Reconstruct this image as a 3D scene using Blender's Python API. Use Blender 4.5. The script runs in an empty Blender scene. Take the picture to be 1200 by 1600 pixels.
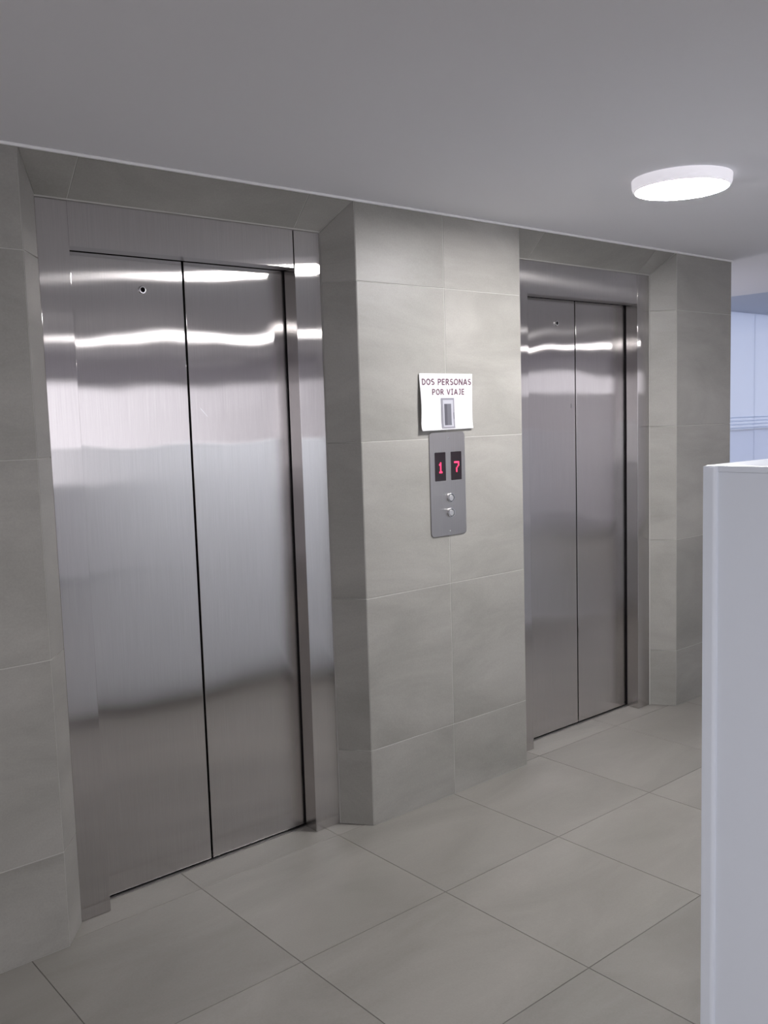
import bpy, bmesh, math, random
from mathutils import Vector, Matrix

random.seed(7)
scene = bpy.context.scene
COL = scene.collection

# ------------------------------------------------------------------ camera
def make_camera():
    yaw, pitch, roll = math.radians(40.13625), math.radians(-5.81641), math.radians(-1.72511)
    f = Vector((math.sin(yaw)*math.cos(pitch), math.cos(yaw)*math.cos(pitch), math.sin(pitch)))
    r = Vector((math.cos(yaw), -math.sin(yaw), 0)); u = r.cross(f)
    r2 = r*math.cos(roll) + u*math.sin(roll); u2 = -r*math.sin(roll) + u*math.cos(roll)
    cd = bpy.data.cameras.new('camera'); cam = bpy.data.objects.new('camera', cd); COL.objects.link(cam)
    cd.sensor_fit = 'VERTICAL'; cd.sensor_height = 32.0; cd.sensor_width = 24.0
    cd.lens = 1448.912/1600*32.0; cd.clip_start = 0.02; cd.clip_end = 200
    m = Matrix((r2, u2, -f)).transposed().to_4x4(); m.translation = Vector((0, -2.76925, 1.61973))
    cam.matrix_world = m
    scene.camera = cam
make_camera()

# ------------------------------------------------------------------ sky, light, exposure
SKY = 1.75            # overcast daylight outside the windows
LAMP = 140.0          # ceiling lamp diffusers
w = bpy.data.worlds.new('world'); scene.world = w; w.use_nodes = True
bg = w.node_tree.nodes['Background']
bg.inputs[0].default_value = (0.965, 0.95, 1.0, 1); bg.inputs[1].default_value = SKY
vs = scene.view_settings
scene.display_settings.display_device = 'sRGB'
vs.view_transform = 'Standard'; vs.look = 'None'; vs.exposure = 0.38; vs.gamma = 1.0; vs.use_curve_mapping = False

def portal(loc, rot, sx, sy):                       # helps the renderer find the sky through a window opening
    l = bpy.data.lights.new('daylight_portal', 'AREA'); l.shape = 'RECTANGLE'; l.size = sx; l.size_y = sy
    l.cycles.is_portal = True
    o = bpy.data.objects.new('daylight_portal', l); COL.objects.link(o); o.location = loc; o.rotation_euler = rot
    return o

# ------------------------------------------------------------------ room dimensions (metres)
H = 2.433                       # ceiling
XW0, XW1 = -2.3, 10.5           # left and right room walls
YB = -7.0                       # wall with the windows, behind the camera
XE = 4.932                      # end of the tiled lift wall
YG = 1.62                       # glazed partition of the far corridor
DY = 0.11; DX = 0.082           # depth and splay of the lift niches
NICHES = [dict(x0=0.996, x1=2.233, j0=1.180, j1=2.034, top=2.182, seam=1.614, hole=(1.457, 2.074),
                marks=[(1.655, 1.672, .026, -.030, .0035, 'chrome')]),
          dict(x0=3.154, x1=4.386, j0=3.336, j1=4.200, top=2.169, seam=3.785, hole=(3.639, 2.054),
                marks=[(3.745, 1.640, .001, .020, .006, 'steel_edge')])]
ZT = H - DY                     # top of the steel frames
ROWS = [0.0, 0.308, 0.918, 1.528, 2.135, H]
TILE = 0.602; FX0 = 0.8757; FY0 = 0.034   # floor grid

# ------------------------------------------------------------------ materials
def new_mat(name):
    m = bpy.data.materials.new(name); m.use_nodes = True
    nt = m.node_tree; b = nt.nodes['Principled BSDF']
    return m, nt, b
def N(nt, t, **kw):
    n = nt.nodes.new(t)
    for k, v in kw.items(): setattr(n, k, v)
    return n
def plain(name, col, rough=0.5, metal=0.0, spec=0.5):
    m, nt, b = new_mat(name)
    b.inputs['Base Color'].default_value = (*col, 1); b.inputs['Roughness'].default_value = rough
    b.inputs['Metallic'].default_value = metal; b.inputs['Specular IOR Level'].default_value = spec
    return m
def tile_mat(name, c_dark, c_light, rough, scale, spec=0.5, vary=0.06):
    m, nt, b = new_mat(name); L = nt.links.new
    geo = N(nt, 'ShaderNodeNewGeometry'); oi = N(nt, 'ShaderNodeObjectInfo')
    off = N(nt, 'ShaderNodeVectorMath', operation='SCALE'); off.inputs[0].default_value = (13.1, 7.7, 5.3)
    L(oi.outputs['Random'], off.inputs['Scale'])
    add = N(nt, 'ShaderNodeVectorMath', operation='ADD'); L(geo.outputs['Position'], add.inputs[0]); L(off.outputs[0], add.inputs[1])
    mp = N(nt, 'ShaderNodeMapping'); mp.inputs['Scale'].default_value = scale; L(add.outputs[0], mp.inputs['Vector'])
    n1 = N(nt, 'ShaderNodeTexNoise'); n1.inputs['Scale'].default_value = 1.0; n1.inputs['Detail'].default_value = 5; n1.inputs['Roughness'].default_value = 0.62
    n1.inputs['Distortion'].default_value = 0.6
    L(mp.outputs[0], n1.inputs['Vector'])
    n2 = N(nt, 'ShaderNodeTexNoise'); n2.inputs['Scale'].default_value = 170; n2.inputs['Detail'].default_value = 2
    L(add.outputs[0], n2.inputs['Vector'])
    mx = N(nt, 'ShaderNodeMath', operation='MULTIPLY_ADD'); mx.inputs[1].default_value = 0.22; L(n2.outputs['Fac'], mx.inputs[0]); L(n1.outputs['Fac'], mx.inputs[2])
    rp = N(nt, 'ShaderNodeValToRGB'); rp.color_ramp.elements[0].position = 0.38; rp.color_ramp.elements[1].position = 0.82
    rp.color_ramp.elements[0].color = (*c_dark, 1); rp.color_ramp.elements[1].color = (*c_light, 1)
    L(mx.outputs[0], rp.inputs[0])
    hv = N(nt, 'ShaderNodeHueSaturation'); L(rp.outputs[0], hv.inputs['Color'])
    mr = N(nt, 'ShaderNodeMapRange'); mr.inputs['To Min'].default_value = 1-vary; mr.inputs['To Max'].default_value = 1+vary
    L(oi.outputs['Random'], mr.inputs['Value']); L(mr.outputs[0], hv.inputs['Value'])
    L(hv.outputs[0], b.inputs['Base Color'])
    rr = N(nt, 'ShaderNodeMapRange'); rr.inputs['To Min'].default_value = rough-0.06; rr.inputs['To Max'].default_value = rough+0.08
    L(n1.outputs['Fac'], rr.inputs['Value']); L(rr.outputs[0], b.inputs['Roughness'])
    b.inputs['Specular IOR Level'].default_value = spec
    bp = N(nt, 'ShaderNodeBump'); bp.inputs['Strength'].default_value = 0.25; bp.inputs['Distance'].default_value = 0.0006
    L(mx.outputs[0], bp.inputs['Height']); L(bp.outputs[0], b.inputs['Normal'])
    return m
def steel_mat(name, col, rough, wave, aniso=0.854, wscale=(1.7, 1, 1.4)):
    """vertically brushed stainless steel: reflections smear sideways"""
    m, nt, b = new_mat(name); L = nt.links.new
    geo = N(nt, 'ShaderNodeNewGeometry')
    mp = N(nt, 'ShaderNodeMapping'); mp.inputs['Scale'].default_value = (420, 420, 5); L(geo.outputs['Position'], mp.inputs['Vector'])
    br = N(nt, 'ShaderNodeTexNoise'); br.inputs['Scale'].default_value = 1; br.inputs['Detail'].default_value = 3; L(mp.outputs[0], br.inputs['Vector'])
    rp = N(nt, 'ShaderNodeValToRGB'); rp.color_ramp.elements[0].position = 0.2; rp.color_ramp.elements[1].position = 0.8
    rp.color_ramp.elements[0].color = (*[c*0.93 for c in col], 1); rp.color_ramp.elements[1].color = (*[min(1, c*1.07) for c in col], 1)
    nt.nodes.remove(b); lobes = []
    tg = N(nt, 'ShaderNodeCombineXYZ'); tg.inputs[2].default_value = 1.0
    for dist, rr in (('BECKMANN', rough), ('GGX', rough*1.06)):
        g = N(nt, 'ShaderNodeBsdfAnisotropic'); g.distribution = dist; lobes.append(g)
        L(rp.outputs[0], g.inputs['Color']); L(tg.outputs[0], g.inputs['Tangent'])
        g.inputs['Roughness'].default_value = rr; g.inputs['Anisotropy'].default_value = aniso
    mxs = N(nt, 'ShaderNodeMixShader'); mxs.inputs[0].default_value = 0.3
    L(lobes[0].outputs[0], mxs.inputs[1]); L(lobes[1].outputs[0], mxs.inputs[2]); L(mxs.outputs[0], nt.nodes['Material Output'].inputs[0])
    L(br.outputs['Fac'], rp.inputs[0])
    mw = N(nt, 'ShaderNodeMapping'); mw.inputs['Scale'].default_value = wscale; L(geo.outputs['Position'], mw.inputs['Vector'])
    nw = N(nt, 'ShaderNodeTexNoise'); nw.inputs['Scale'].default_value = 1.6; nw.inputs['Detail'].default_value = 0.4; L(mw.outputs[0], nw.inputs['Vector'])
    bp = N(nt, 'ShaderNodeBump'); bp.inputs['Strength'].default_value = 1.0; bp.inputs['Distance'].default_value = wave
    L(nw.outputs['Fac'], bp.inputs['Height'])
    for g in lobes: L(bp.outputs[0], g.inputs['Normal'])
    return m
def emit(name, col, s):
    m, nt, b = new_mat(name)
    b.inputs['Base Color'].default_value = (*[min(c, .8) for c in col], 1)
    b.inputs['Emission Color'].default_value = (*col, 1); b.inputs['Emission Strength'].default_value = s
    return m
def paint(name, col, rough=0.6, bump=0.0004, spec=0.4):
    m, nt, b = new_mat(name); L = nt.links.new
    b.inputs['Base Color'].default_value = (*col, 1); b.inputs['Roughness'].default_value = rough; b.inputs['Specular IOR Level'].default_value = spec
    geo = N(nt, 'ShaderNodeNewGeometry')
    n = N(nt, 'ShaderNodeTexNoise'); n.inputs['Scale'].default_value = 90; n.inputs['Detail'].default_value = 3; L(geo.outputs['Position'], n.inputs['Vector'])
    bp = N(nt, 'ShaderNodeBump'); bp.inputs['Strength'].default_value = 0.3; bp.inputs['Distance'].default_value = bump
    L(n.outputs['Fac'], bp.inputs['Height']); L(bp.outputs[0], b.inputs['Normal'])
    return m

M = {}
M['wall_tile'] = tile_mat('wall_tile', (0.228, 0.222, 0.202), (0.335, 0.326, 0.300), 0.42, (1.6, 1.6, 4.2))
M['floor_tile'] = tile_mat('floor_tile', (0.190, 0.181, 0.163), (0.265, 0.253, 0.231), 0.36, (1.3, 3.4, 2), vary=0.05)
M['grout'] = paint('grout', (0.48, 0.47, 0.445), 0.9)
M['floor_grout'] = paint('floor_grout', (0.12, 0.115, 0.105), 0.9)
M['ceiling'] = paint('ceiling', (0.79, 0.79, 0.815), 0.9, 0.0003)
M['ceiling_blue'] = paint('ceiling_blue', (0.55, 0.60, 0.70), 0.8, 0.0003)  # weaker light in the recess, put into a blue-grey colour
M['wall_paint'] = paint('wall_paint', (0.80, 0.785, 0.83), 0.8)
M['trim'] = paint('trim', (0.86, 0.86, 0.85), 0.5)
M['door_steel'] = steel_mat('door_steel', (0.54, 0.522, 0.512), 0.143, 0.0046)
M['frame_steel'] = steel_mat('frame_steel', (0.54, 0.522, 0.512), 0.143, 0.0006)
M['panel_steel'] = steel_mat('panel_steel', (0.40, 0.385, 0.375), 0.42, 0.0002, 0.5)
M['chrome'] = plain('chrome', (0.75, 0.75, 0.76), 0.26, 1.0)
M['button_steel'] = plain('button_steel', (0.66, 0.65, 0.65), 0.38, 1.0)
M['steel_edge'] = plain('steel_edge', (0.30, 0.29, 0.29), 0.45, 1.0)  # darkened for shaded undersides; also the dark scratch
M['dark'] = plain('dark', (0.006, 0.005, 0.006), 0.9, 0.0, 0.1)
M['alu'] = plain('alu', (0.62, 0.61, 0.60), 0.4, 1.0)
M['display'] = plain('display', (0.012, 0.006, 0.008), 0.18)
M['led'] = emit('led', (1.0, 0.03, 0.10), 1.5)
M['lamp_body'] = emit('lamp_body', (0.95, 0.91, 1.0), 0.36)      # milky rim, glows a little
M['lamp_glow'] = emit('lamp_glow', (1.0, 0.97, 0.98), LAMP)
M['paper'] = plain('paper', (0.80, 0.79, 0.81), 0.8)
M['ink'] = plain('ink', (0.13, 0.075, 0.10), 0.7)
M['print_light'] = plain('print_light', (0.20, 0.20, 0.225), 0.7)
M['print_pale'] = plain('print_pale', (0.38, 0.38, 0.42), 0.7)
M['print_mid'] = plain('print_mid', (0.11, 0.11, 0.13), 0.7)
M['print_dark'] = plain('print_dark', (0.065, 0.065, 0.08), 0.7)
M['laminate'] = paint('laminate', (0.81, 0.865, 0.945), 0.32, 0.0001, 0.5)
M['dark_plinth'] = plain('dark_plinth', (0.05, 0.048, 0.05), 0.6)  # dark colour stands in for contact shadow under the partition
M['frame_white'] = plain('frame_white', (0.78, 0.78, 0.80), 0.4)
def clear_glass():
    m, nt, b = new_mat('clear_glass'); L = nt.links.new
    t = N(nt, 'ShaderNodeBsdfTransparent'); t.inputs[0].default_value = (0.96, 0.95, 0.965, 1)
    g = N(nt, 'ShaderNodeBsdfGlossy'); g.inputs['Roughness'].default_value = 0.02
    mx = N(nt, 'ShaderNodeMixShader'); mx.inputs[0].default_value = 0.06
    L(t.outputs[0], mx.inputs[1]); L(g.outputs[0], mx.inputs[2]); L(mx.outputs[0], nt.nodes['Material Output'].inputs[0])
    return m
def frosted_glass(name, tr, di, fac):
    m, nt, b = new_mat(name); L = nt.links.new
    t = N(nt, 'ShaderNodeBsdfTranslucent'); t.inputs[0].default_value = (*tr, 1)
    d = N(nt, 'ShaderNodeBsdfDiffuse'); d.inputs[0].default_value = (*di, 1)
    g = N(nt, 'ShaderNodeBsdfGlossy'); g.inputs['Roughness'].default_value = 0.12
    a = N(nt, 'ShaderNodeMixShader'); a.inputs[0].default_value = fac; L(d.outputs[0], a.inputs[1]); L(t.outputs[0], a.inputs[2])
    c = N(nt, 'ShaderNodeMixShader'); c.inputs[0].default_value = 0.05; L(a.outputs[0], c.inputs[1]); L(g.outputs[0], c.inputs[2])
    L(c.outputs[0], nt.nodes['Material Output'].inputs[0])
    return m
M['clear_glass'] = clear_glass()
M['frosted'] = frosted_glass('frosted', (0.80, 0.845, 0.94), (0.56, 0.60, 0.68), 0.56)
M['frosted_low'] = frosted_glass('frosted_low', (0.78, 0.83, 0.94), (0.54, 0.58, 0.68), 0.50)
M['etched'] = frosted_glass('etched', (0.84, 0.87, 0.92), (0.50, 0.56, 0.68), 1.0)

# ------------------------------------------------------------------ builders
WORLD_LOC = {}
def link(name, me, loc, parent):
    o = bpy.data.objects.new(name, me); COL.objects.link(o)
    loc = Vector(loc); WORLD_LOC[o.name] = loc
    if parent is not None:
        o.parent = parent; o.location = loc - WORLD_LOC[parent.name]
    else:
        o.location = loc
    return o
def build(name, verts, faces, mat, parent=None, smooth=False):
    """one mesh from world coordinates, its origin at the middle of its base"""
    vs_ = [Vector(v) for v in verts]
    lo = [min(v[i] for v in vs_) for i in range(3)]; hi = [max(v[i] for v in vs_) for i in range(3)]
    org = Vector(((lo[0]+hi[0])/2, (lo[1]+hi[1])/2, lo[2]))
    me = bpy.data.meshes.new(name); me.from_pydata([v-org for v in vs_], [], faces); me.update()
    bm = bmesh.new(); bm.from_mesh(me); bmesh.ops.recalc_face_normals(bm, faces=bm.faces); bm.to_mesh(me); bm.free()
    me.materials.append(M[mat])
    if smooth:
        for p in me.polygons: p.use_smooth = True
    return link(name, me, org, parent)
def empty(name, loc):
    o = bpy.data.objects.new(name, None); COL.objects.link(o); o.location = loc; o.empty_display_size = 0.1
    WORLD_LOC[o.name] = Vector(loc); return o
def tag(o, label=None, cat=None, group=None, kind=None):
    if label: o['label'] = label
    if cat: o['category'] = cat
    if group: o['group'] = group
    if kind: o['kind'] = kind
    return o
BOXF = [(0,1,3,2),(4,6,7,5),(0,4,5,1),(2,3,7,6),(0,2,6,4),(1,5,7,3)]
def boxv(x0, x1, y0, y1, z0, z1):
    return [(x, y, z) for x in (x0, x1) for y in (y0, y1) for z in (z0, z1)]
def boxes(name, bl, mat, parent=None):
    V, F = [], []
    for b in bl:
        n = len(V); V += boxv(*b); F += [tuple(i+n for i in f) for f in BOXF]
    return build(name, V, F, mat, parent)
def box(name, x0, x1, y0, y1, z0, z1, mat, parent=None, bevel=0.0, seg=2):
    o = boxes(name, [(x0, x1, y0, y1, z0, z1)], mat, parent)
    if bevel:
        bm = bmesh.new(); bm.from_mesh(o.data)
        bmesh.ops.bevel(bm, geom=list(bm.edges), offset=bevel, segments=seg, affect='EDGES', profile=0.5, clamp_overlap=True)
        bm.to_mesh(o.data); bm.free()
    return o
def prism(name, poly, ext, mat, parent=None):
    """polygon (world points) swept along ext"""
    n = len(poly); e = Vector(ext)
    V = [Vector(p) for p in poly] + [Vector(p)+e for p in poly]
    F = [tuple(range(n)), tuple(range(2*n-1, n-1, -1))] + [(i, (i+1) % n, n+(i+1) % n, n+i) for i in range(n)]
    return build(name, V, F, mat, parent)
def tile(name, poly, inward, mat, parent, gap=0.0024, thick=0.009, ch=0.0009):
    """a flat tile: face polygon shrunk by half a joint, chamfered edge, body going inward"""
    P = [Vector(p) for p in poly]; nrm = Vector(inward).normalized(); n = len(P)
    c = sum(P, Vector())/n
    def inset(Q, d):
        R = []
        for i in range(n):
            a, b_, e = Q[i-1], Q[i], Q[(i+1) % n]
            u1 = (b_-a).normalized(); u2 = (e-b_).normalized()
            n1 = nrm.cross(u1); n2 = nrm.cross(u2)
            if n1.dot(c-b_) < 0: n1 = -n1
            if n2.dot(c-b_) < 0: n2 = -n2
            k = n1+n2; R.append(b_ + k*(d/max(0.2, 1+n1.dot(n2))))
        return R
    A = inset(P, gap/2); F_ = inset(A, ch)
    V = F_ + [p+nrm*ch for p in A] + [p+nrm*thick for p in A]
    F = [tuple(range(n)), tuple(range(3*n-1, 2*n-1, -1))]
    for k in (0, 1):
        F += [(k*n+i, k*n+(i+1) % n, (k+1)*n+(i+1) % n, (k+1)*n+i) for i in range(n)]
    return build(name, V, F, mat, parent)
def lathe(name, prof, centre, axis, mat, parent=None, seg=48, smooth=True):
    """profile of (radius, height along axis)"""
    ax = Vector(axis).normalized(); t = Vector((1, 0, 0)) if abs(ax.x) < 0.9 else Vector((0, 0, 1))
    e1 = (t-ax*t.dot(ax)).normalized(); e2 = ax.cross(e1); C = Vector(centre)
    V, F = [], []
    for (r, h) in prof:
        for k in range(seg):
            a = 2*math.pi*k/seg; V.append(C+ax*h+(e1*math.cos(a)+e2*math.sin(a))*r)
    for j in range(len(prof)-1):
        for k in range(seg):
            F.append((j*seg+k, j*seg+(k+1) % seg, (j+1)*seg+(k+1) % seg, (j+1)*seg+k))
    if prof[0][0] > 1e-6: F.append(tuple(range(seg)))
    if prof[-1][0] > 1e-6: F.append(tuple(range((len(prof)-1)*seg, len(prof)*seg)))
    o = build(name, V, F, mat, parent, smooth)
    o.data.set_sharp_from_angle(angle=math.radians(40))
    return o
def round_rect(x0, x1, z0, z1, r, seg=6):
    P = []
    for cx, cz, a0 in ((x1-r, z1-r, 0), (x0+r, z1-r, 90), (x0+r, z0+r, 180), (x1-r, z0+r, 270)):
        for k in range(seg+1):
            a = math.radians(a0+90*k/seg); P.append((cx+r*math.cos(a), cz+r*math.sin(a)))
    return P

# ------------------------------------------------------------------ floor
fl = tag(box('floor', XW0-.1, XW1+.1, YB-.1, YG+.3, -0.15, -0.0015, 'floor_grout'), kind='structure')
def make_floor():
    cache = {}
    def ft(x0, x1, y0, y1):
        key = (round(x1-x0, 3), round(y1-y0, 3))
        if key not in cache:
            o = tile('floor_tile', [(x0, y0, 0), (x1, y0, 0), (x1, y1, 0), (x0, y1, 0)], (0, 0, -1), 'floor_tile', fl, gap=0.0026, thick=0.0016, ch=0.0006)
            cache[key] = o; return
        me = cache[key].data
        o = bpy.data.objects.new('floor_tile', me); COL.objects.link(o); o.parent = fl
        o.location = Vector(((x0+x1)/2, (y0+y1)/2, -0.0016)) - WORLD_LOC['floor']
    i0 = math.ceil((XW0-FX0)/TILE); i1 = math.floor((XW1-FX0)/TILE)
    for i in range(i0, i1):
        x0 = FX0+i*TILE
        for j in range(1, 13):
            y1 = FY0-(j-1)*TILE; y0 = y1-TILE
            if y0 < YB: continue
            ft(x0, x0+TILE, y0, y1)
        if x0 > XE-0.05:
            for j in range(0, 2): ft(x0, x0+TILE, FY0+j*TILE, FY0+(j+1)*TILE)
    for i in (0, 1, 2, 4, 5): ft(FX0+i*TILE, FX0+(i+1)*TILE, FY0, 0.186)
    ft(FX0+3*TILE, FX0+4*TILE, FY0, 0.186)
make_floor()

# ------------------------------------------------------------------ ceiling
ce = tag(boxes('ceiling', [(XW0-.1, 6.51, YB-.1, YG+.3, H, H+.12), (6.51, XW1+.1, YB-.1, -0.02, H, H+.12)], 'ceiling'), kind='structure')
tag(box('ceiling_recess', 6.51, XW1+.1, -0.02, YG+.3, H+.035, H+.155, 'ceiling_blue'), kind='structure')
tag(box('trim_1', XW0, XE, -0.011, 0.0, H-.009, H, 'trim', bevel=0.002), kind='structure')

# ------------------------------------------------------------------ lift wall with splayed niches
def make_lift_wall():
    T = 0.0012                       # grout sits this deep behind the tile faces
    K = DX/DY; off = T*math.sqrt(1+K*K)
    YBK = 0.42
    V, F = [], []
    def addprism(poly, ext):
        n = len(poly); s = len(V); e = Vector(ext)
        V.extend(Vector(p) for p in poly); V.extend(Vector(p)+e for p in poly)
        F.append(tuple(range(s, s+n))); F.append(tuple(range(s+2*n-1, s+n-1, -1)))
        F.extend((s+i, s+(i+1) % n, s+n+(i+1) % n, s+n+i) for i in range(n))
    n1, n2 = NICHES
    def plan(xa, xb, la, lb):        # la / lb: splayed at that end
        def edge(x, s): return [(x-s*(off-T*K), T), (x+s*(DX-off+0.001), DY+0.008), (x+s*(DX-off+0.001), YBK)]
        P = []
        if lb: P += edge(xb, 1)
        else: P += [(xb, T), (xb, YBK)]
        if la: P += list(reversed(edge(xa, -1)))
        else: P += [(xa, YBK), (xa, T)]
        addprism([(x, y, 0.0) for x, y in P], (0, 0, H))
    plan(XW0, n1['x0'], False, True); plan(n1['x1'], n2['x0'], True, True); plan(n2['x1'], XE-.002, True, False)
    for nn in NICHES:
        xa, xb = nn['x0'], nn['x1']
        o2 = T*math.sqrt(2)
        addprism([(xa, o2, H), (xa, DY+.004, ZT+o2-.004), (xa, YBK, ZT+o2-.004), (xa, YBK, H)], (xb-xa, 0, 0))
        addprism([(xa, 0.34, 0), (xb, 0.34, 0), (xb, YBK, 0), (xa, YBK, 0)], (0, 0, H))
    wl = tag(build('wall_back', V, F, 'grout'), kind='structure')
    def wt(poly, inward): tile('wall_tile', poly, inward, 'wall_tile', wl)
    zt = H-.0005
    def flat(xs):
        for xa, xb in zip(xs, xs[1:]):
            for za, zb in zip(ROWS, ROWS[1:]):
                wt([(xa, 0, za), (xb, 0, za), (xb, 0, min(zb, zt)), (xa, 0, min(zb, zt))], (0, 1, 0))
    flat([XW0+.008, -1.4, -0.804, -0.202, 0.396, n1['x0']]); flat([n1['x1'], 2.6904, n2['x0']]); flat([n2['x1'], XE])
    for nn in NICHES:
        for xf, s in ((nn['x0'], 1), (nn['x1'], -1)):
            xb = xf+s*DX
            inw = Vector((-s*DY, DX, 0))
            for za, zb in zip(ROWS, ROWS[1:]):
                if zb == H: P = [(xf, 0, za), (xb, DY, za), (xb, DY, ZT), (xf, 0, zt)]
                else: P = [(xf, 0, za), (xb, DY, za), (xb, DY, zb), (xf, 0, zb)]
                wt(P, inw)
        xs_f = [nn['x0'], nn['j0'], nn['j1'], nn['x1']]; xs_b = [nn['x0']+DX, nn['j0'], nn['j1'], nn['x1']-DX]
        for k in range(3):
            wt([(xs_f[k], 0, zt), (xs_f[k+1], 0, zt), (xs_b[k+1], DY, ZT), (xs_b[k], DY, ZT)], (0, 1, 1))
    for za, zb in zip(ROWS, ROWS[1:]):               # the end of the wall round the corner
        wt([(XE, .012, za), (XE, YBK, za), (XE, YBK, min(zb, zt)), (XE, .012, min(zb, zt))], (-1, 0, 0))
    return wl
make_lift_wall()
tag(box('wall_corridor', XE-.11, XE-.001, 0.42, YG+.3, 0, H, 'wall_paint'), kind='structure')

# ------------------------------------------------------------------ the other room walls and windows
WIN_B = [(-1.6, 8.6, 0.95, 2.16)]
def wall_with_hole(name, axis, pos, thick, a0, a1, hole):
    h0, h1, z0, z1 = hole
    def bx(p, q, r, s):
        return (p, q, pos, pos+thick, r, s) if axis == 'y' else (pos, pos+thick, p, q, r, s)
    return tag(boxes(name, [bx(a0, a1, 0, z0), bx(a0, a1, z1, H), bx(a0, h0, z0, z1), bx(h1, a1, z0, z1)], 'wall_paint'), kind='structure')
def window(name, axis, pos, hole, n, thick=0.06):
    h0, h1, z0, z1 = hole; fw = 0.05
    def bx(p, q, r, s, d0=0.0, d1=thick):
        return (p, q, pos+d0, pos+d1, r, s) if axis == 'y' else (pos+d0, pos+d1, p, q, r, s)
    wo = boxes(name, [bx(h0, h1, z0, z0+fw), bx(h0, h1, z1-fw, z1), bx(h0, h0+fw, z0+fw, z1-fw), bx(h1-fw, h1, z0+fw, z1-fw)], 'frame_white')
    tag(wo, kind='structure')
    stp = (h1-h0)/n
    for k in range(1, n): boxes('mullion', [bx(h0+k*stp-.025, h0+k*stp+.025, z0+fw, z1-fw)], 'frame_white', wo)
    for k in range(n):
        a = h0+k*stp+(fw if k == 0 else .025); b_ = h0+(k+1)*stp-(fw if k == n-1 else .025)
        boxes('pane', [bx(a, b_, z0+fw, z1-fw, .027, .033)], 'clear_glass', wo)
    return wo
HB = (-1.6, 6.3, 0.95, 2.16); HR = (-6.7, -3.6, 1.80, 2.20); HL = (-3.4, -1.15, 0.95, 2.16)
wall_with_hole('wall_front', 'y', YB-.1, .1, XW0-.1, XW1+.1, HB); window('window_1', 'y', YB-.08, HB, 6)
wall_with_hole('wall_right', 'x', XW1, .1, YB, YG+.3, HR); window('window_2', 'x', XW1+.02, HR, 2)
wall_with_hole('wall_left', 'x', XW0-.1, .1, YB, .42, HL); window('window_3', 'x', XW0-.08, HL, 2)
portal(((HB[0]+HB[1])/2, YB-.12, (HB[2]+HB[3])/2), (math.radians(90), 0, 0), HB[1]-HB[0], HB[3]-HB[2])
portal((XW1+.12, (HR[0]+HR[1])/2, (HR[2]+HR[3])/2), (math.radians(90), 0, math.radians(90)), HR[1]-HR[0], HR[3]-HR[2])
portal((XW0-.12, (HL[0]+HL[1])/2, (HL[2]+HL[3])/2), (math.radians(90), 0, math.radians(-90)), HL[1]-HL[0], HL[3]-HL[2])

def make_glazing():
    """glazed partition with etched stripes at the far end of the corridor"""
    zt = H+.035
    g = tag(boxes('window_4', [(XE, XW1, YG-.02, YG+.04, 0, .05)], 'frame_white'), kind='structure')
    xs = [XE, 6.15, 8.24, 9.4, XW1]
    for k in range(4):
        a, b_ = xs[k]+.001, xs[k+1]-.001
        if k in (0, 3):                        # unseen end panes, made clear to let more daylight onto the ceiling
            box('pane', a, b_, YG, YG+.012, .05, zt-.001, 'clear_glass', g); continue
        p = box('pane', a, b_, YG, YG+.012, 1.407, zt-.001, 'frosted', g)
        box('pane', a, b_, YG, YG+.012, .05, 1.407, 'frosted_low', g)
        for z in (1.420, 1.452, 1.484, 1.516): box('etched_stripe', a, b_, YG-.0012, YG-.0004, z, z+.012, 'etched', p)
    portal(((XE+XW1)/2, YG+.1, 1.2), (math.radians(-90), 0, 0), XW1-XE, 2.4)
make_glazing()

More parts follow.
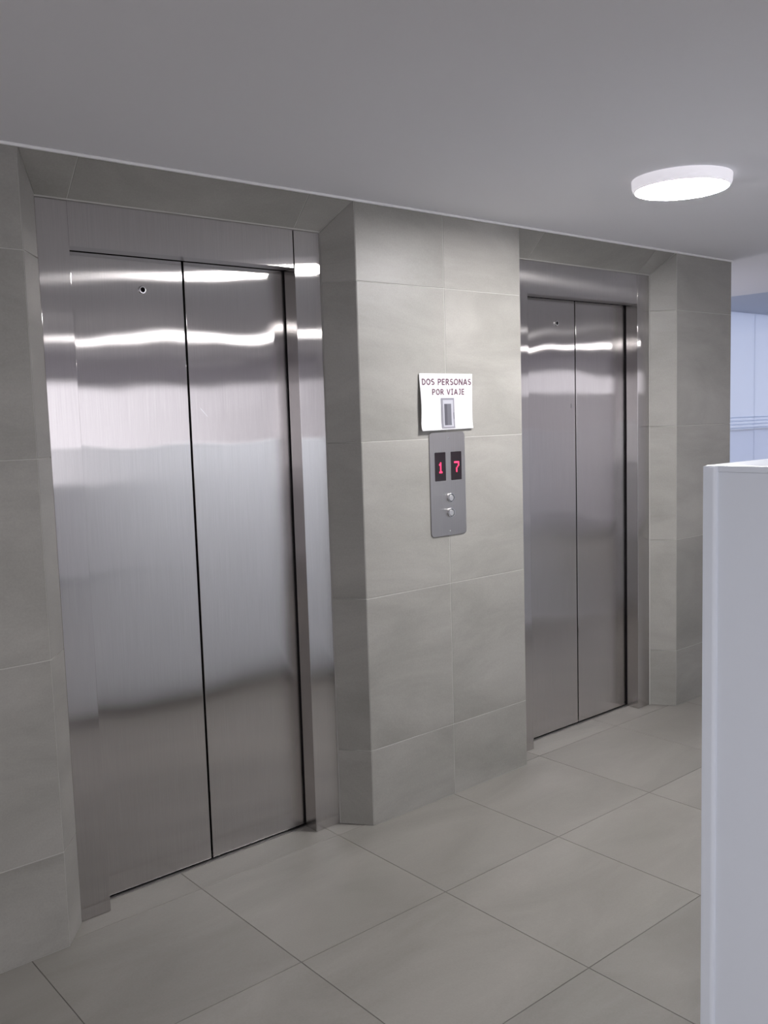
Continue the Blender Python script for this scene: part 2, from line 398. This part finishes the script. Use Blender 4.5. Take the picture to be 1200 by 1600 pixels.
# ------------------------------------------------------------------ lifts
def shaded_ends(o):
    """top and bottom ends of a brushed part are plain cut steel"""
    o.data.materials.append(M['steel_edge'])
    for p in o.data.polygons:
        if abs(p.normal.z) > .5: p.material_index = 1
    return o
def make_lift(nn, label, jamb_gap):
    xa, xb, j0, j1, top, sm = nn['x0']+DX, nn['x1']-DX, nn['j0'], nn['j1'], nn['top'], nn['seam']
    t = tag(empty('elevator', ((j0+j1)/2, 0.2, 0)), label, 'elevator', 'elevators in the tiled wall')
    yf, yb, yd = 0.114, 0.184, 0.195
    g = 0.0004
    box('jamb', xa+.0015, j0, yf, yb, 0.001, ZT-.004, 'frame_steel', t, bevel=.0012)
    box('jamb', j1, xb-.0015, yf, yb, 0.001, ZT-.004, 'frame_steel', t, bevel=.0012)
    box('header', j0+g, j1-jamb_gap, yf+.001, yb, top, ZT-.004, 'frame_steel', t)
    dl = box('door_panel', j0-.03, sm-.004, yd, yd+.03, .009, top+.05, 'door_steel', t, bevel=.0015)
    dr = box('door_panel', sm+.004, j1+.03, yd, yd+.03, .009, top+.05, 'door_steel', t, bevel=.0015)
    for c in t.children:
        if c.name.split('.')[0] in ('jamb', 'header', 'door_panel'): shaded_ends(c)
    for (px, pz, dx, dz, w_, mt) in nn['marks']:
        pn = dl if px < sm else dr
        build('scratch', [(px, yd-.0004, pz), (px+w_, yd-.0004, pz-.001), (px+dx+w_, yd-.0004, pz+dz), (px+dx, yd-.0004, pz+dz+.001)], [(0, 1, 2, 3)], mt, pn)
    hx, hz = nn['hole']
    k = lathe('release_lock', [(.0140, .0), (.0140, -.002), (.0120, -.0055), (.0085, -.006), (.0080, -.003)], (hx, yd, hz), (0, 1, 0), 'chrome', dl, 24)
    lathe('keyhole', [(.0082, -.0015), (.0082, -.0034)], (hx, yd, hz), (0, 1, 0), 'dark', t, 16)
    box('sill', xa, xb, .1865, .31, -.0014, .0025, 'alu', t)
    boxes('guide_slot', [(j0-.02, j1+.02, .200, .216, .0025, .0032)], 'dark', t)
    box('shaft_lining', xa+.002, xb-.002, .26, .30, .003, ZT-.004, 'dark', t)  # black sheet added for the darkness seen through the door seam
    boxes('door_seal', [(j0-.029, j0-.001, .1845, .1946, .009, top+.02), (j1+.001, j1+.029, .1845, .1946, .009, top+.02)], 'dark', t)  # black strips painting the shade in the air gap behind the jambs
    return t
make_lift(NICHES[0], 'large stainless steel elevator with double doors left of the call panel', 0.0045)
make_lift(NICHES[1], 'stainless steel elevator with double doors right of the call panel', 0.0016)

# ------------------------------------------------------------------ call panel
def extr_face(name, P, y0, y1, mat, parent, ch=0.0):
    """closed (x,z) outline standing proud from y1 to y0, chamfered front"""
    n = len(P); cx = sum(p[0] for p in P)/n; cz = sum(p[1] for p in P)/n
    w_ = max(p[0] for p in P)-cx; h_ = max(p[1] for p in P)-cz
    Q = [(cx+(p[0]-cx)*(1-ch/w_), cz+(p[1]-cz)*(1-ch/h_)) for p in P]
    V = [(x, y0, z) for x, z in Q]+[(x, y0+ch, z) for x, z in P]+[(x, y1, z) for x, z in P]
    F = [tuple(range(n)), tuple(range(3*n-1, 2*n-1, -1))]
    for k in (0, 1): F += [(k*n+i, k*n+(i+1) % n, (k+1)*n+(i+1) % n, (k+1)*n+i) for i in range(n)]
    return build(name, V, F, mat, parent)
DIGITS = {'1': ['..#..', '.##..', '..#..', '..#..', '..#..', '..#..', '.###.'],
          '7': ['#####', '....#', '....#', '...#.', '..#..', '..#..', '..#..']}
def make_panel():
    t = tag(empty('call_panel', (2.686, 0, 1.122)), 'brushed steel elevator call panel with two red digit displays and two round buttons', 'call panel')
    extr_face('face_plate', round_rect(2.584, 2.787, 1.122, 1.553, .016), -.005, 0, 'panel_steel', t, .0012)
    for dg, (x0, x1) in (('1', (2.610, 2.672)), ('7', (2.702, 2.764))):
        d = extr_face('display', round_rect(x0, x1, 1.352, 1.470, .003, 3), -.0058, -.0045, 'display', t, .0004)
        p = .0056; ox = x0+.0185; oz = 1.4285
        bl = []
        for r, row in enumerate(DIGITS[dg]):
            for c, ch in enumerate(row):
                if ch == '#': bl.append((ox+c*p-.0002, ox+(c+1)*p+.0002, -.0064, -.0057, oz-(r+1)*p*1.12, oz-r*p*1.12+.0004))
        boxes('digit', bl, 'led', d)['label'] = 'glowing red digit '+dg
    for z in (1.279, 1.217):
        b_ = lathe('button', [(.0195, -.0045), (.0195, -.0115), (.0180, -.0140), (.0160, -.0140), (.0152, -.0080), (.0150, -.0050)], (2.693, 0, z), (0, 1, 0), 'chrome', t, 32)
        lathe('button_gap', [(.0151, -.0048), (.0151, -.0058)], (2.693, 0, z), (0, 1, 0), 'dark', b_, 32)
        lathe('button_cap', [(.0128, -.0050), (.0128, -.0130), (.0115, -.0145)], (2.693, 0, z), (0, 1, 0), 'button_steel', b_, 32)
    for z in (1.528, 1.140):
        lathe('screw', [(.0032, -.0045), (.0032, -.0056), (.002, -.0063)], (2.690, 0, z), (0, 1, 0), 'chrome', t, 12)
    return t
make_panel()

# ------------------------------------------------------------------ paper notice
PX0, PX1, PZ0, PZ1 = 2.535, 2.835, 1.561, 1.791
def paper_y(x, z):
    u = (x-PX0)/(PX1-PX0); v = (z-PZ0)/(PZ1-PZ0)
    y = -.0062 - .0022*math.sin(u*5.0+1.2)*(1-v)**0.6 - .0014*math.sin(u*3.0+v*4.2)
    y -= .010*max(0, 0.16-v)*(1.0 if u < .35 else .45)/.16 * (0.16-v)/.16     # foot of the sheet curls off the wall
    y -= .006*max(0, .18-u)/.18*math.sin(math.pi*min(1, v*1.1))              # left edge lifts
    return y
def drape(name, x0, x1, z0, z1, off, mat, parent, nx=2, nz=2):
    V, F = [], []
    for i in range(nx+1):
        for j in range(nz+1):
            x = x0+(x1-x0)*i/nx; z = z0+(z1-z0)*j/nz; V.append((x, paper_y(x, z)-off, z))
    for i in range(nx):
        for j in range(nz): F.append((i*(nz+1)+j, (i+1)*(nz+1)+j, (i+1)*(nz+1)+j+1, i*(nz+1)+j+1))
    return build(name, V, F, mat, parent, True)
def arc(cx, cz, rx, rz, a0, a1, n=9):
    return [(cx+rx*math.cos(math.radians(a0+(a1-a0)*k/n)), cz+rz*math.sin(math.radians(a0+(a1-a0)*k/n))) for k in range(n+1)]
GLYPHS = {   # width, strokes in a box one unit high
    'D': (.70, [[(.1, 0), (.1, 1)], [(.1, .9)]+arc(.28, .5, .34, .4, 90, -90)+[(.1, .1)]]),
    'O': (.80, [arc(.4, .5, .32, .41, 0, 360, 20)]),
    'S': (.64, [arc(.32, .70, .23, .20, 35, 235)+arc(.32, .30, .24, .20, 60, -145)]),
    'P': (.66, [[(.1, 0), (.1, 1)], [(.1, .9)]+arc(.33, .68, .24, .22, 90, -90)+[(.1, .46)]]),
    'E': (.60, [[(.1, 0), (.1, 1)], [(.1, .9), (.56, .9)], [(.1, .5), (.53, .5)], [(.1, .1), (.56, .1)]]),
    'R': (.70, [[(.1, 0), (.1, 1)], [(.1, .9)]+arc(.33, .69, .22, .21, 90, -90)+[(.1, .48)], [(.30, .48), (.66, 0)]]),
    'N': (.76, [[(.1, 0), (.1, 1)], [(.1, .98), (.66, .02)], [(.66, 0), (.66, 1)]]),
    'A': (.76, [[(.05, 0), (.38, .98)], [(.71, 0), (.38, .98)], [(.17, .30), (.59, .30)]]),
    'V': (.74, [[(.05, 1), (.37, .02)], [(.69, 1), (.37, .02)]]),
    'I': (.50, [[(.25, 0), (.25, 1)], [(.04, .92), (.46, .92)], [(.04, .08), (.46, .08)]]),
    'J': (.54, [[(.16, .92), (.44, .92)], [(.40, 1), (.40, .30)]+arc(.20, .30, .20, .22, 0, -125, 8)]),
    ' ': (.36, [])}
def text_mesh(name, s, x0, x1, zb, h, off, parent, wd=.215):
    """printed line: letters between x0 and x1, standing on zb, h high, lying on the sheet"""
    gap = .13; tot = sum(GLYPHS[c][0]+gap for c in s)-gap
    k = (x1-x0)/tot; V, F = [], []; cur = 0.0; lift = 0
    for c in s:
        w_, strokes = GLYPHS[c]
        for st in strokes:
            lift += 1
            P = [Vector((x0+(cur+p[0])*k, zb+p[1]*h)) for p in st]
            # keep the pen inside the letter box at top and bottom
            n0 = len(V)
            for i, p in enumerate(P):
                d = ((P[min(i+1, len(P)-1)]-P[max(i-1, 0)])).normalized(); q = Vector((-d.y, d.x))*(wd*h/2)
                for e in (p+q, p-q): V.append((e.x, paper_y(e.x, e.y)-off-.000004*(lift % 5), e.y))
            F += [(n0+2*i, n0+2*i+1, n0+2*i+3, n0+2*i+2) for i in range(len(P)-1)]
        cur += w_+gap
    return build(name, V, F, 'ink', parent)
def make_notice():
    t = tag(empty('paper_notice', ((PX0+PX1)/2, 0, PZ0)), 'white paper notice reading DOS PERSONAS POR VIAJE taped above the call panel', 'notice')
    # a thin sheet with two sides
    nx, nz = 40, 30; V, F = [], []
    for s in (0, 1):
        for i in range(nx+1):
            for j in range(nz+1):
                x = PX0+(PX1-PX0)*i/nx; z = PZ0+(PZ1-PZ0)*j/nz
                z += (.006*(i/nx-.3) if j == 0 else 0)*0.6
                V.append((x, paper_y(x, z)+s*.0006, z))
    st = (nx+1)*(nz+1)
    for i in range(nx):
        for j in range(nz):
            a = i*(nz+1)+j; q = (a, a+nz+1, a+nz+2, a+1); F.append(q); F.append(tuple(st+k for k in reversed(q)))
    rim = [i*(nz+1) for i in range(nx+1)]+[nx*(nz+1)+j for j in range(1, nz+1)]+[i*(nz+1)+nz for i in range(nx-1, -1, -1)]+[j for j in range(nz-1, 0, -1)]
    for a, b_ in zip(rim, rim[1:]+rim[:1]): F.append((a, b_, st+b_, st+a))
    build('sheet', V, F, 'paper', t, True)
    text_mesh('printed_text', 'DOS PERSONAS', 2.547, 2.829, 1.7445, .0265, .0014, t)
    text_mesh('printed_text', 'POR VIAJE', 2.603, 2.790, 1.7045, .0250, .0014, t)
    pic = drape('printed_picture', 2.650, 2.730, 1.567, 1.692, .0012, 'print_light', t, 4, 6)
    drape('printed_wall', 2.662, 2.722, 1.574, 1.684, .0016, 'print_pale', pic, 4, 6)
    drape('printed_opening', 2.669, 2.710, 1.580, 1.668, .0020, 'print_mid', pic, 4, 6)
    drape('printed_door', 2.669, 2.685, 1.581, 1.667, .0024, 'print_dark', pic, 2, 6)
    drape('printed_button', 2.721, 2.727, 1.605, 1.632, .0024, 'print_mid', pic, 2, 2)
make_notice()

# ------------------------------------------------------------------ ceiling lamps
def make_lamp(x, y, label, r=0.172, glow=True):
    t = tag(empty('ceiling_lamp', (x, y, H)), label, 'ceiling lamp', 'round ceiling lamps')
    lathe('lamp_body', [(r*.9, 0), (r, -.001), (r*.995, -.024), (r*.975, -.034), (r*.945, -.040), (r*.93, -.0405)], (x, y, H), (0, 0, 1), 'lamp_body', t, 64)
    lathe('diffuser', [(r*.929, -.034), (r*.929, -.0405), (r*.91, -.0418), (r*.80, -.0435), (1e-7, -.0440)], (x, y, H), (0, 0, 1), 'lamp_glow', t, 64)
    return t
make_lamp(3.02, -0.88, 'lit round white ceiling lamp in front of the right elevator')
make_lamp(4.75, -4.10, 'round white ceiling lamp mirrored as the thin streak on the left elevator doors')
make_lamp(-0.60, -3.45, 'round white ceiling lamp behind the viewer near the left room wall')
make_lamp(9.30, -3.50, 'round white ceiling lamp mirrored as a small spot beside the right elevator jamb')

# ------------------------------------------------------------------ white half-height partition, right foreground
def make_partition():
    x0, x1, y1, y0, zt = 1.763, 5.2, -1.719, -2.02, 1.500
    t = tag(empty('partition', (x0, y1, 0)), 'white half-height partition with a rounded corner edge in the right foreground', 'partition')
    box('plinth', x0+.03, x1-.02, y0+.03, y1-.03, 0.0, .07, 'dark_plinth', t)  # unseen dark base, added for the shadow band mirrored in the doors
    box('body', x0+.008, x1, y0, y1, 0.07, zt-.014, 'laminate', t)
    box('cap', x0+.006, x1+.002, y0-.002, y1+.001, zt-.014, zt, 'laminate', t, bevel=.003, seg=3)
    # corner edge strip: flat, then rounded off towards the face
    P = [(x0+.0085, y1), (x0, y1), (x0, y1-.0005), (x0, y1-.0205), (x0, y1-.021)]
    for k in range(1, 9):
        a = math.radians(90*k/8); P.append((x0+.0085*(1-math.cos(a)), y1-.021-.009*math.sin(a)))
    o = prism('corner_edge', [(x, y, 0.07) for x, y in P], (0, 0, zt-.072), 'laminate', t)
    for p in o.data.polygons: p.use_smooth = True
    o.data.set_sharp_from_angle(angle=math.radians(35))
make_partition()
